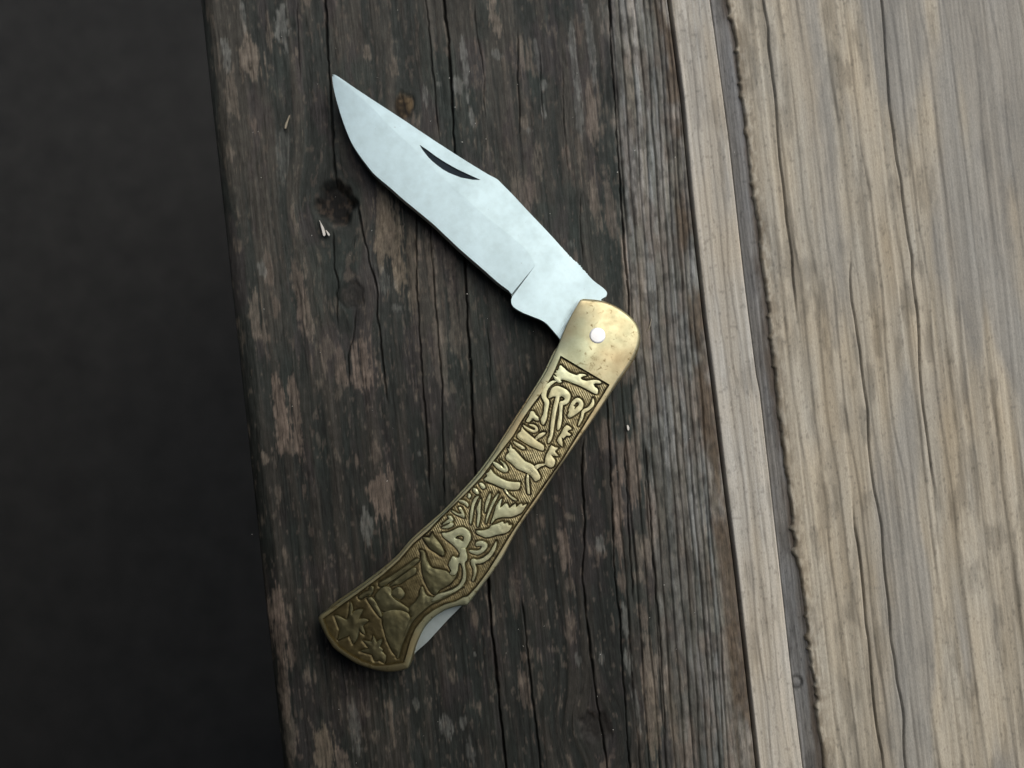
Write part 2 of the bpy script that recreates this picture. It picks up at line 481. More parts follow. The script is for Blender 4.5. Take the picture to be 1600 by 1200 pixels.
# worn patches: x, y, half width, half height, colour key, strength
WORN = [
    (389, 96, 15, 34, 'tan', .9), (441, 40, 10, 34, 'grey', .75), (354, 86, 6, 32, 'grey', .8), (420, 52, 6, 30, 'tan', .5), (379, 20, 5, 26, 'grey', .6),
    (363, 150, 9, 40, 'tan', .5), (463, 80, 4, 14, 'tan', .6), (574, 82, 9, 14, 'tan', .6), (618, 108, 6, 16, 'tan', .5), (448, 240, 10, 40, 'grey', .3),
    (774, 38, 10, 26, 'tan', .8), (776, 84, 8, 9, 'grey', .6), (727, 110, 5, 46, 'grey', .75), (737, 180, 4, 18, 'grey', .85), (714, 132, 10, 14, 'grey', .65),
    (660, 152, 5, 26, 'grey', .55), (686, 132, 9, 5, 'grey', .5), (699, 60, 5, 30, 'tan', .4), (850, 132, 7, 10, 'grey', .75), (849, 174, 6, 14, 'grey', .75), (838, 82, 4, 30, 'grey', .45),
    (892, 62, 6, 28, 'grey', .6), (900, 110, 7, 40, 'grey', .6), (922, 60, 6, 60, 'grey', .55), (817, 190, 8, 12, 'tan', .5), (829, 204, 6, 4, 'grey', .5),
    (903, 170, 7, 50, 'grey', .5), (925, 180, 6, 60, 'tan', .55), (905, 235, 6, 30, 'tan', .45),
    (607, 370, 24, 60, 'ochre', .75), (585, 330, 18, 40, 'ochre', .6), (622, 420, 11, 34, 'ochre', .7), (600, 440, 14, 20, 'grey', .35), (619, 481, 16, 7, 'grey', .6),
    (570, 566, 20, 46, 'red', .75), (534, 575, 9, 30, 'red', .5), (513, 545, 10, 16, 'tan', .4), (565, 590, 26, 20, 'red', .5),
    (470, 460, 12, 52, 'red', .6), (482, 500, 6, 30, 'tan', .5), (397, 490, 7, 30, 'tan', .6), (408, 420, 7, 12, 'grey', .6), (480, 425, 4, 14, 'tan', .5),
    (437, 650, 8, 56, 'red', .9), (463, 655, 8, 58, 'red', .75), (414, 716, 7, 14, 'tan', .7), (450, 700, 20, 10, 'red', .5),
    (601, 768, 19, 36, 'red', .8), (557, 716, 7, 18, 'red', .5), (574, 828, 7, 30, 'grey', .55), (585, 705, 10, 20, 'red', .4), (498, 690, 5, 20, 'tan', .3), (654, 709, 7, 6, 'grey', .4),
    (430, 945, 10, 30, 'red', .8), (438, 1000, 14, 44, 'red', .65), (442, 1060, 10, 50, 'red', .5), (505, 1170, 16, 34, 'ochre', .7), (535, 1190, 10, 20, 'red', .6), (555, 1140, 7, 34, 'grey', .35), (450, 1140, 10, 50, 'tan', .35),
    (697, 1130, 9, 20, 'grey', .55), (726, 1130, 7, 16, 'grey', .45), (650, 1100, 8, 14, 'grey', .45), (742, 1023, 4, 6, 'grey', .7), (735, 1170, 8, 24, 'grey', .3),
    (455, 1020, 8, 30, 'red', .4), (690, 560, 10, 60, 'tan', .3), (673, 420, 7, 50, 'tan', .45), (642, 410, 9, 60, 'ochre', .35), (702, 400, 9, 40, 'tan', .4), (710, 500, 9, 70, 'tan', .35),
    (963, 780, 8, 52, 'red', .75), (990, 745, 11, 42, 'red', .7), (966, 830, 8, 40, 'red', .6), (1016, 790, 9, 36, 'red', .65), (880, 858, 9, 34, 'red', .65), (890, 910, 7, 20, 'red', .4),
    (870, 780, 9, 10, 'red', .5), (893, 808, 10, 8, 'tan', .45), (998, 900, 12, 12, 'tan', .5), (1000, 860, 9, 30, 'tan', .4), (938, 850, 7, 14, 'grey', .55), (895, 985, 9, 24, 'red', .4), (905, 1030, 10, 14, 'grey', .4),
    (818, 1025, 6, 14, 'red', .6), (820, 1080, 7, 28, 'red', .45), (845, 1080, 6, 20, 'tan', .4), (940, 1030, 5, 10, 'grey', .4), (975, 970, 7, 26, 'grey', .6), (983, 1035, 8, 22, 'grey', .6), (988, 1100, 7, 30, 'grey', .5),
    (1005, 960, 9, 26, 'red', .55), (1012, 1040, 11, 60, 'tan', .6), (1018, 1130, 12, 50, 'ochre', .55), (745, 850, 6, 20, 'grey', .3), (805, 930, 8, 40, 'red', .3), (1050, 1120, 8, 40, 'ochre', .5),
    (815, 330, 14, 60, 'tan', .4), (830, 300, 8, 20, 'red', .35), (840, 250, 8, 30, 'tan', .4), (892, 383, 6, 8, 'grey', .45), (880, 440, 7, 30, 'tan', .3), (930, 320, 9, 50, 'tan', .5), (955, 330, 8, 70, 'red', .45),
]
CK = {'tan': (.155, .128, .100), 'grey': (.140, .140, .126), 'ochre': (.150, .122, .088), 'red': (.135, .105, .083)}

def crack_field(X, Y, pts):
    pts = np.array(pts, float)
    xc = np.interp(Y[:, 0], pts[:, 1], pts[:, 0])
    jit = (vnoise(Y[:, 0] / 9., Y[:, 0] * 0 + pts[0, 0], 5) - .5) * 1.6 + (vnoise(Y[:, 0] / 30., Y[:, 0] * 0 + pts[0, 0], 6) - .5) * 1.6
    d = np.abs(X - (xc + jit)[:, None])
    y0, y1 = pts[0, 1], pts[-1, 1]
    end = sstep(y0, y0 + 25, Y) * (1 - sstep(y1 - 40, y1, Y))
    return d, end

def grid_mesh(name, X, Y, H, tone, parent, mat, label=None, skirt=.02):
    """height field over photo pixels, heights in mm, with side skirts"""
    nr, nc = X.shape
    Pw = P(X, Y, 0.0)
    Pw[..., 2] = H * .001
    L = Pw[:, :1].copy(); L[..., 2] = -skirt
    Rr = Pw[:, -1:].copy(); Rr[..., 2] = -skirt
    Pw = np.concatenate([L, Pw, Rr], 1)
    tone = np.concatenate([tone[:, :1], tone, tone[:, -1:]], 1)
    nc += 2
    idx = np.arange(nr * nc).reshape(nr, nc)
    F = np.stack([idx[1:, :-1], idx[1:, 1:], idx[:-1, 1:], idx[:-1, :-1]], -1).reshape(-1, 4)
    me = mesh_np(name, Pw.reshape(-1, 3), F, True, {'tone': tone.reshape(-1, 3)})
    o = link(name, me, mat, parent)
    if label: o['label'] = label
    return o

table = empty('wooden_tabletop', (0, 0, -.02))
tag(table, 'weathered dark brown wooden boards with pale bare boards at the right, under the open knife', 'tabletop')

def main_plank():
    n = 640
    s = np.linspace(0, 1, n)
    Y = np.repeat(YS[:, None], n, 1)
    l, r = xL(YS)[:, None], xR(YS)[:, None]
    X = l + (r - l) * s[None, :]
    lean = .10 * (Y - 600)
    U = X - lean                                     # grain coordinate, in pixels at mid height
    for kx, ky, ka, kb, _ in KNOTS:
        d = X - kx; e = Y - ky
        wgt = .85 * np.exp(-(d / (2.0 * ka)) ** 2 - (e / (2.4 * kb)) ** 2)
        U = U - d * wgt
    # tonal fields
    streak = fbm(U / 3.6, Y / 80., 11, 4)
    broad = fbm(U / 17., Y / 240., 21, 3)
    blot = fbm(U / 20., Y / 48., 31, 5, .55)
    fine = fbm(U / 1.7, Y / 20., 41, 3)
    mot = fbm(U / 5., Y / 9., 141, 4, .6)
    hair = sstep(.86, .97, 1 - np.abs(2 * vnoise(U / 2.6, Y / 70., 151) - 1)) * sstep(.4, .6, vnoise(U / 9., Y / 60., 153))
    ragged = (streak - .5) * .9 + (fine - .5) * .45 + (blot - .5) * 1.3 + (mot - .5) * .7
    dark = lerp((.030, .0325, .0285), (.052, .048, .040), sstep(.38, .62, broad))
    green = sstep(.5, .7, fbm(U / 40., Y / 120., 51, 3))
    dark = lerp(dark, (.030, .037, .032), green * .6)
    purple = sstep(.55, .72, fbm(U / 26., Y / 90., 57, 3))
    dark = lerp(dark, (.052, .043, .042), purple * .5)
    dark = dark * (0.72 + .56 * streak)[..., None]
    dark = dark * (0.80 + .40 * blot)[..., None]
    # stain with painted-in shade over the plank's lower left, ending along the grain
    stain_shade = sstep(430, 760, Y + (blot - .5) * 260) * (1 - sstep(.74, .80, (X - l) / (r - l) + (blot - .5) * .05))
    dark = dark * (1 - .42 * stain_shade)[..., None]
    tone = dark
    # scattered small wear, denser to the right and upper side
    un = (X - l) / (r - l)
    dens = .10 * sstep(.62, .86, un) + .03 * sstep(.3, 0, un)
    m = sstep(.64 - dens, .74 - dens, blot * .7 + streak * .2 + fine * .1)
    wc = lerp(CK['tan'], CK['red'], sstep(.4, .6, fbm(U / 50., Y / 200., 61, 2)))
    tone = lerp(tone, wc * (.66 + .6 * fine)[..., None], m * .5)
    # speckled flaking
    fl = sstep(.66, .76, fbm(U / 5., Y / 13., 71, 3))
    tone = lerp(tone, wc * .9, fl * .35)
    for x, y, a, b, key, k in WORN:
        sc_ = 1.25 if a * b > 150 else 1.0
        dx = (U - (x - .10 * (y - 600))) / sc_; dy = (Y - y) / sc_
        e = 1 - np.sqrt((dx / (a * 1.1)) ** 2 + (dy / (b * 1.1)) ** 2) + ragged * .9
        mm = sstep(.18, .40, e) * k * .8
        tone = lerp(tone, np.array(CK[key]) * ((.5 + .5 * fine + .5 * mot) * (1 - .45 * hair))[..., None], mm)
    # right-hand weathered grey zone with raised grain
    line_u = np.array([.800, .822, .843, .858, .877, .895, .914, .929, .944, .956, .968, .979, .989])
    drift = -.045 * (Y - 300) / 865.
    q = un - drift
    gz = sstep(.835, .875, un - drift * .7 + (blot - .5) * .08)
    gc = lerp((.185, .175, .145), (.26, .248, .222), sstep(.35, .65, streak))
    gc = lerp(gc, (.15, .118, .095), sstep(.48, .66, blot) * .45)
    cell = np.zeros(X.shape)
    for i, lu in enumerate(line_u): cell += (q > lu)
    gc = gc * (.76 + .48 * vnoise(cell * 3.7 + .5, Y / 170. + cell * 1.3, 131))[..., None]
    gc = gc * (1 + (vnoise(cell * 2.3 + .5, Y / 130., 133) - .5)[..., None] * np.array((.16, .0, -.14)))
    mott = sstep(.50, .66, fbm(U / 9., Y / 16., 77, 4))
    gc = gc * (1 - .42 * mott)[..., None]
    low = sstep(520, 900, Y)
    band = sstep(.905, .96, un)
    gz2 = gz * (1 - .50 * low * (1 - band)) * (.62 + .38 * sstep(.40, .60, fbm(U / 22., Y / 90., 83, 3)))
    tone = lerp(tone, gc, gz2 * .9)
    # brown damp band along the right edge
    eb = sstep(.958, .972, un) * sstep(.33, .55, fbm(U / 30., Y / 70., 91, 3))
    tone = lerp(tone, np.array((.080, .058, .038)) * (.3 + 1.4 * (fine * .5 + mot * .5))[..., None], eb * .8)
    # heights (mm)
    H = (streak - .5) * .22 + (fine - .5) * .10 + (broad - .5) * .5
    lines = np.full(X.shape, 9.0)
    for i, lu in enumerate(line_u):
        wob = (vnoise(Y / 90., Y * 0 + i * 7.7, 101) - .5) * .005 + (fbm(Y / 20., Y * 0 + i * 3.1, 103, 3) - .5) * .0022
        dpx = (q - lu - wob) * (r - l)
        amp = (.55 + .75 * vnoise(Y / 60., Y * 0 + i * 5.3, 105)) * (sstep(450, 700, Y) if lu < .85 else 1.0)
        H = H - .40 * amp * np.exp(-(dpx / 1.1) ** 2)
        H = H + .10 * amp * np.exp(-((dpx - 4) / 3.5) ** 2)
        tone = tone * (1 - .5 * np.clip(amp, 0, 1) * np.exp(-(dpx / 1.0) ** 2))[..., None]
    for pts, wd, dp in CRACKS:
        d, end = crack_field(X, Y, pts)
        wv = wd * .58 * (.55 + .8 * vnoise(Y / 26., Y * 0 + pts[0][0], 111))
        H = H - dp * end * np.exp(-(d / wv) ** 2)
        tone = tone * (1 - .72 * end * np.exp(-(d / (wv * 1.0)) ** 2))[..., None]
        lip = np.exp(-((X - np.interp(Y[:, 0], np.array(pts)[:, 1], np.array(pts)[:, 0])[:, None] - 5) / 3.) ** 2) * end
        tone = tone * (1 + .28 * lip * (streak > .5))[..., None]
    tone = tone * (.66 + .68 * mot)[..., None] * (1 - .35 * hair)[..., None]
    # knots
    for i, (kx, ky, ka, kb, v) in enumerate(KNOTS):
        ang = np.arctan2((Y - ky) / kb, (X - kx) / ka)
        rad = np.sqrt(((X - kx) / ka) ** 2 + ((Y - ky) / kb) ** 2)
        rad = rad + (vnoise(np.cos(ang) * 2 + 5, np.sin(ang) * 2 + 5, 121 + i) - .5) * .5
        km = 1 - sstep(.72, 1.25, rad)
        ring = .75 + .5 * np.sin(rad * 15 + blot * 6)
        kc = np.array((v, v * .92, v * .80)) * (.55 + .9 * fine * ring)[..., None]
        if i == 0: kc = lerp(kc, (.045, .033, .024), sstep(.52, .66, fbm(X / 6., Y / 6., 171, 3)) * .8)
        if i == 2: kc = np.array((.050, .034, .018)) * ((.15 + 1.9 * sstep(.35, .7, mot) + .5 * fine) * (1 - .8 * np.exp(-((X - 632 - (Y - 166) * .25 - (blot - .5) * 8) / 2.2) ** 2)))[..., None]
        tone = lerp(tone, kc, km * (.95 if i != 1 else .75))
        H = H - ((2.4, .35, .5, .8)[i]) * km * (.7 + .6 * blot) + .25 * km * (blot - .5) - .3 * np.exp(-((rad - 1.05) / .12) ** 2) * (i != 3)
    # soft dark halo of old stain round the two left knots
    for kx, ky, a, b, k in ((540, 480, 46, 60, .45), (528, 300, 44, 70, .35)):
        e = 1 - np.sqrt(((X - kx) / a) ** 2 + ((Y - ky) / b) ** 2) + (blot - .5) * 1.2
        tone = lerp(tone, tone * .55, sstep(0, .5, e) * k)
    # rounded edges
    dl, dr = X - l, r - X
    H = H - 3.2 * np.clip(1 - dl / 34., 0, 1) ** 2.2 - 6 * np.clip(1 - dl / 5., 0, 1) ** 2
    H = H - .5 * np.clip(1 - dr / 8., 0, 1) ** 2 - 2.5 * np.clip(1 - dr / 2.2, 0, 1) ** 2
    tone = np.clip(tone, .004, .9)
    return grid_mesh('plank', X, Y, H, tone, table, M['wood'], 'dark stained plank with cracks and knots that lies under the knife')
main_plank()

def side_plank(fl, fr, n, seed, c0, c1, hbase, label, mat, lines=(), rough_edge=False, grain=.2, mot=.25, ys=None, lin_amp=.25, edge=2.0, hill=None):
    Y1 = YS if ys is None else ys
    s = np.linspace(0, 1, n)
    Y = np.repeat(Y1[:, None], n, 1)
    l, r = fl(Y1)[:, None], fr(Y1)[:, None]
    if rough_edge:
        edge = .9
        EJ = (((fbm(Y1 / 9., Y1 * 0, 301, 3) - .5) * 4 + sstep(.80, .95, vnoise(Y1 / 6.5, Y1 * 0 + 3, 302)) * -6 * vnoise(Y1 / 50., Y1 * 0, 309) + (fbm(Y1 / 60., Y1 * 0, 305, 2) - .5) * 6)[:, None])
    X = l + (r - l) * s[None, :]
    if rough_edge:
        X = X + EJ * np.exp(-np.arange(n) / 4.)[None, :]; l = X[:, :1]; r = X[:, -1:]
        un0 = np.repeat(s[None, :], len(Y1), 0)
    U = X - .11 * (Y - 600)
    streak = fbm(U / 3.5, Y / 260., seed, 4); blot = fbm(U / 16., Y / 60., seed + 9, 4)
    broad = fbm(U / 11., Y / 500., seed + 19, 3); fine = fbm(U / 2., Y / 12., seed + 29, 3)
    tone = lerp(c0, c1, sstep(.3, .7, broad * .6 + streak * .4))
    tone = tone * (1 - mot * sstep(.52, .72, blot))[..., None]
    tint = fbm(U / 30., Y / 130., seed + 39, 3)
    tone = tone * (1 + (tint - .5)[..., None] * np.array((.14, .02, -.16)))
    sp = sstep(.74, .80, fbm(U / 4.5, Y / 6., seed + 49, 2))
    tone = lerp(tone, tone * .55, sp * .6)
    H = hbase + (streak - .5) * grain + (broad - .5) * grain * 1.5 + (fine - .5) * .06
    un = un0 if rough_edge else (X - l) / (r - l)
    for i, (lu, k) in enumerate(lines):
        wob = (vnoise(Y / 110., Y * 0 + i * 4.4, seed + 59) - .5) * 8 + (fbm(Y / 30., Y * 0 + i * 4.4, seed + 61, 3) - .5) * 2.0
        d = (un - lu) * (r - l) - wob
        a = k * (.45 + .8 * vnoise(Y / 80., Y * 0 + i * 9.1, seed + 69))
        H = H - lin_amp * a * np.exp(-(d / 1.8) ** 2) + lin_amp * .5 * np.tanh(d / 2.0) * np.exp(-(d / 9) ** 2)
        tone = tone * (1 - .27 * a * np.exp(-(d / 1.8) ** 2) - .10 * a * np.exp(-((d + 5) / 5.) ** 2))[..., None]
    if rough_edge:
        gp = sstep(.46, .62, fbm(U / 60., Y / 420., 331, 3)) * sstep(.12, .25, un)
        tone = lerp(tone, np.array((.23, .222, .20)) * (.75 + .5 * streak)[..., None], gp * .65)
        for xx, a0, a1 in ((1318, -300, 520), (1408, 380, 1500), (1500, -300, 800), (1372, 760, 1400)):
            d_ = U - (xx - 60) - (fbm(Y / 120., Y * 0 + xx, 337, 3) - .5) * 14
            e_ = sstep(a0, a0 + 80, Y) * (1 - sstep(a1 - 80, a1, Y))
            H = H - .9 * e_ * np.exp(-(d_ / 1.3) ** 2); tone = tone * (1 - .6 * e_ * np.exp(-(d_ / 1.3) ** 2))[..., None]
    dl, dr = X - l, r - X
    H = H - edge * np.clip(1 - dl / 4., 0, 1) ** 2 - edge * np.clip(1 - dr / 4., 0, 1) ** 2
    if rough_edge:
        fr_ = np.clip(1 - dl / 20., 0, 1)
        torn = sstep(.46, .62, fbm(U / 5., Y / 10., 311, 3))
        H = H + fr_ * torn * .12 - fr_ * .25
        tone = lerp(tone, (.13, .095, .055), fr_ * (1 - torn) * .65)
    if hill is not None:
        tone = lerp(tone, (.095, .072, .052), sstep(.5, .85, un + (blot - .5) * .5) * .7)
        kx, ky, kr = hill
        rad = np.hypot((X - kx), (Y - ky)) / kr
        H = H - .5 * np.exp(-((rad - 1) / .22) ** 2) + .3 * np.exp(-(rad / .6) ** 2)
        tone = tone * (1 - .6 * np.exp(-((rad - 1) / .25) ** 2))[..., None]
    return grid_mesh('plank', X, Y, H, np.clip(tone, .004, .9), table, mat, label)

side_plank(lambda y: xR(y) + 1.6, lambda y: xP(y), 70, 401, (.37, .33, .265), (.47, .43, .36), .15,
           'smooth pale bare board beside the dark plank', M['pale_wood'], lines=((.33, .8), (.52, .35), (.68, .6), (.86, .3)), grain=.14, mot=.2, lin_amp=.12)
side_plank(lambda y: xP(y) - 3, lambda y: xG(y) + 8, 40, 451, (.125, .119, .108), (.20, .192, .178), -.7,
           'narrow sunken grey strip between the two pale boards', M['wood'], grain=.3, mot=.3, hill=(1245, 1067, 9))
side_plank(lambda y: xG(y), lambda y: xG(y) + 560, 400, 501, (.29, .25, .185), (.42, .37, .285), .45,
           'rough pale board with a torn splintery edge, farthest right', M['pale_wood'],
           lines=((.05, .5), (.095, .8), (.14, .5), (.19, .8), (.26, .7), (.32, .9), (.385, .6), (.45, .8), (.53, .6), (.60, .9), (.66, .5), (.73, .8), (.81, .7), (.90, .8)), rough_edge=True, grain=.25, mot=.28, lin_amp=.16)
# cross rails that carry the boards
for yy in (-.142, .152):
    rect('rail', -.07, .30, yy - .02, yy + .02, -.058, -.021, M['dark_board'], table)
    for xx in (-.05, .25): rect('leg', xx - .018, xx + .018, yy - .018, yy + .018, -.30, -.0585, M['dark_board'], table)

def solid(name, pts, z, h, mat, parent=None, top_in=.7, zpx=None):
    """small chip: outline in photo pixels on the boards at height z"""
    p = catmull(pts, 3) if len(pts) > 4 else np.array(pts, float)
    m = MB()
    t = offset(p, -top_in)
    V, F = cdt([t])
    T = P(V[:, 0], V[:, 1], z + h)
    m.add(T, F)
    m.wall(P(t[:, 0], t[:, 1], z + h), P(p[:, 0], p[:, 1], z))
    return m.build(name, mat, parent, merge=1e-7)

# ---------------------------------------------------------------- the knife
Z0 = .0006
ZL0, ZL1 = Z0, .0034          # lower scale
ZS0, ZS1 = .0034, .0058       # slot: blade and back spring
ZT = .0092                    # top of the upper scale
ZBT, ZBB = .0057, .0035       # blade flats
knife = empty('folding_knife', tuple(P(880, 700, 0.0)))
tag(knife, 'half-open folding knife with a clip point steel blade and an engraved brass handle', 'knife')

OUT_RIGHT = [(909, 466), (921, 465.5), (939, 467.5), (954, 472), (971, 481), (986, 492.5), (996, 504), (1001.5, 518), (1002, 531), (998, 548), (989, 566), (977, 584),
    (967, 597), (949, 623), (930, 651), (915, 673), (900, 694), (883, 718.5), (865, 744), (842, 780), (820, 811), (803, 838), (800, 850), (785, 872), (770, 894), (755, 914), (741, 932), (731, 945)]
OUT_RIGHT = [p for p in OUT_RIGHT if p != (800, 850)]
OUT_TAIL = [(729, 946.2), (714, 948), (695.6, 954), (677, 966), (662, 983), (650.6, 1007), (646, 1022), (642, 1036), (639, 1043), (634, 1046.5), (619, 1050), (602, 1050.6),
    (585, 1047.5), (570, 1043), (555, 1037), (536, 1025), (521, 1013.5), (510, 997), (500.6, 978), (497, 964)]
OUT_LEFT = [(517.5, 948.5), (555, 923), (592.5, 895), (620, 871), (642, 845.5), (671, 819.5), (695, 798), (722, 769), (745, 743.5), (767, 714), (787, 684), (809, 649.5), (832, 614), (854, 578), (871, 541), (880, 519), (890, 497), (900, 480)]
OUT = np.array(OUT_RIGHT + OUT_TAIL + OUT_LEFT, float)
OUT = resample(catmull(OUT, 6), 3.2)

PANEL = [(876, 555.5), (914, 578), (953, 601), (942, 619), (930, 637.5), (910, 670), (900, 686), (880.5, 717.5), (850, 761), (824.5, 797), (797.5, 837), (780, 866), (762.5, 894), (744.5, 918), (731, 932.5),
    (724, 934), (712.5, 940.5), (695.6, 945), (679, 953), (664, 964), (649, 983), (641, 1002), (635.6, 1022.5), (631, 1036.5), (602, 1041), (585, 1041.5), (564, 1034), (542, 1022.0), (529, 1012.5), (513, 992), (503, 967),
    (520, 954.5), (559, 926.5), (596, 899), (623, 875), (645, 849), (668, 829.5), (688, 808), (707, 790), (730, 768), (752.5, 744), (775, 714), (802, 679.5), (814.5, 657), (831, 633), (846, 613.5), (864, 583.5)]
PANEL = np.array(PANEL, float)
PANEL_S = resample(PANEL, 3.0)

def frm(y):  # wider rounding at the plain end than along the rails
    return 1 + 1.9 * (1 - sstep(560, 640, y))

def scale_top():
    m = MB()
    k = frm(OUT[:, 1])
    # the cut away end at upper left of the plain end stays crisp
    crisp = sstep(0, 26, np.hypot(OUT[:, 0] - 900, OUT[:, 1] - 480)) * .75 + .25
    xm_ = np.interp(OUT[:, 1], [460, 535, 600, 700], [908, 905, 892, 830])
    k = np.where((OUT[:, 0] < xm_) & (OUT[:, 1] < 700), .6, k) * crisp
    ins = [2.6, 1.7, .9, .3, 0.0]
    drop = [0.0, .00008, .00026, .00055, .0011]
    rings = []
    for a, d in zip(ins, drop):
        q = offset(OUT, -a * k)
        zz = ZT - d * np.minimum(k, 1.6)
        pw = P(q[:, 0], q[:, 1], ZT); pw[:, 2] = zz
        rings.append(pw)
    q0 = offset(OUT, -ins[0] * k)
    interior = None
    V, F = cdt([q0, PANEL_S])
    T = P(V[:, 0], V[:, 1], ZT)
    m.add(T, F)
    for a, b in zip(rings[:-1], rings[1:]): m.wall(a, b)
    low = rings[-1].copy(); low[:, 2] = ZS1
    m.wall(rings[-1], low)
    # underside
    V2, F2 = cdt([OUT]); B = P(V2[:, 0], V2[:, 1], ZT); B[:, 2] = ZS1
    m.add(B, F2, flip=True)
    # panel wall, slightly sloped
    pin = offset(PANEL_S, -.8)
    a = P(PANEL_S[:, 0], PANEL_S[:, 1], ZT); b = P(pin[:, 0], pin[:, 1], ZT); b[:, 2] = ZT - .0009
    m.wall(a, b)
    return m.build('handle_scale', M['brass'], knife, smooth=True, merge=2e-6, angle=R(38))
upper = scale_top()
upper['label'] = 'upper brass handle side with the engraved hunting scene'

# lower scale: the same outline, a little wider on its open side
def scale_low():
    m = MB()
    wl = np.where((OUT[:, 0] < 872) & (OUT[:, 1] > 535) & (OUT[:, 1] < 955), 1.0, 0.0)
    left = np.zeros(len(OUT))
    for i, (x, y) in enumerate(OUT):
        # left side of the handle?
        xm = np.interp(y, [535, 600, 700, 800, 900, 960], [905, 892, 830, 745, 650, 560])
        left[i] = 1.0 if x < xm else 0.0
    d = 4.2 * left * wl
    for _ in range(8): d = (np.roll(d, 1) + d + np.roll(d, -1)) / 3
    q = offset(OUT, d - .6)
    top = P(q[:, 0], q[:, 1], ZT); top[:, 2] = ZL1
    q2 = offset(q, -.8)
    tin = P(q2[:, 0], q2[:, 1], ZT); tin[:, 2] = ZL1
    edge = top.copy(); edge[:, 2] = ZL1 - .00025
    bot = top.copy(); bot[:, 2] = ZL0
    V, F = cdt([q2]); T = P(V[:, 0], V[:, 1], ZT); T[:, 2] = ZL1
    m.add(T, F)
    m.wall(tin, edge); m.wall(edge, bot)
    B = T.copy(); B[:, 2] = ZL0
    m.add(B, F, flip=True)
    return m.build('handle_scale', M['brass'], knife, smooth=True, merge=2e-6, angle=R(30))
lo = scale_low(); lo['label'] = 'plain lower brass handle side, only its edge in view'

# back spring / lock bar of steel in the slot, showing in the cut-out at the tail
sp = [(940, 470), (985, 496), (996, 520), (993, 545), (973, 580), (925, 648), (878, 716), (838, 776), (798, 836), (750, 911), (722, 946), (700, 968), (668, 1003), (656.5, 1013), (648, 1021), (636, 1038), (600, 1044), (640, 990), (690, 935), (740, 890), (785, 815), (830, 750), (880, 680), (920, 610), (940, 560), (935, 510)]
sp = resample(np.array(sp, float), 4)
m = MB(); V, F = cdt([sp]); T = P(V[:, 0], V[:, 1], ZS1); T[:, 2] = ZS1 - .0001
m.add(T, F); B = T.copy(); B[:, 2] = ZS0 + .0001; m.add(B, F, flip=True)
a = P(sp[:, 0], sp[:, 1], ZS1); a[:, 2] = ZS1 - .0001; b = a.copy(); b[:, 2] = ZS0 + .0001; m.wall(a, b)
m.build('back_spring', M['spring'], knife, merge=1e-6)

# pivot pin, flush and slightly domed
m = MB(); ang = np.linspace(0, 2 * math.pi, 40, endpoint=False); prev = None
c = P(933.5, 524.3, ZT)
for rr, hz in ((.00196, -.00004), (.0019, .00005), (.0015, .00007), (.0008, .00008)):
    ring = np.stack([c[0] + rr * np.cos(ang), c[1] + rr * np.sin(ang), np.full(40, ZT + hz)], -1)
    if prev is None:
        low = ring.copy(); low[:, 2] = ZT - .002; m.wall(ring, low)
    else: m.wall(ring, prev)
    prev = ring
b0 = len(m.v); m.add(list(prev) + [(c[0], c[1], ZT + .00008)], [(i, (i + 1) % 40, 40) for i in range(40)])
m.build('pivot_pin', M['pin'], knife, smooth=True, merge=1e-7)

# ---- blade
TIP = (519.2, 116.8)
SPINE = [(523, 116.6), (530.6, 121), (553, 136.5), (577.5, 152.8), (630, 187), (677, 218.5), (724, 248.8), (761, 271.5), (776, 279.5), (785, 288), (800, 303), (826, 331), (848, 354), (867.5, 375), (884, 393.5), (905, 414), (925.6, 437), (942.5, 450), (948.2, 457), (947, 463), (939.7, 467)]
TANG = [(938, 480), (950, 500), (945, 545), (915, 560), (885, 545), (875, 530), (864, 516.5), (855, 506.5), (845.6, 500), (827, 492.5), (815, 487.5), (803, 480), (799.3, 474), (799, 468), (800.8, 463)]
GRIND = [(523, 119), (540, 132), (560, 149), (585, 172), (611, 199), (649, 234), (677, 262), (714, 297), (755, 335), (790, 362), (820, 388), (837, 414)]
EDGE = [(519.0, 119), (519.6, 127), (521.3, 138), (524.5, 152), (530.6, 173.5), (536, 190), (542, 206), (548, 220), (555, 232.5), (568, 251), (583, 270), (597, 282.5), (611, 294), (630, 311), (655, 331.5), (680, 352.5), (717.5, 388), (755, 420.5), (778, 441), (796, 454.5), (799.5, 459.5)]
NICK = [(655.3, 226.0), (667.5, 234), (682.5, 245.2), (698, 255), (714, 264), (732, 272.5), (751.3, 281.2), (739, 281), (720, 277.5), (701, 270), (692, 264.8), (684, 259), (676, 252.5), (669, 245.6), (660, 234)]
NICK = np.array(NICK, float)
def chaikin(p):
    p = np.asarray(p, float); out = [p[0]]
    for i in range(len(p) - 1):
        out += [p[i] * .75 + p[i + 1] * .25, p[i] * .25 + p[i + 1] * .75]
    out.append(p[-1]); return np.array(out)
SP = resample(catmull(SPINE, 4, False), 2.0, False)
_r = np.random.RandomState(8)
for _i, (_x, _y) in enumerate(SP):
    if 384 < _y < 428: SP[_i] += _r.uniform(-.9, .9, 2); GR = catmull(GRIND, 4, False); ED = catmull(EDGE, 4, False); TG = catmull(TANG, 3, False)
NG = 64
G = resample_n(GR, NG); E = resample_n(ED, NG)
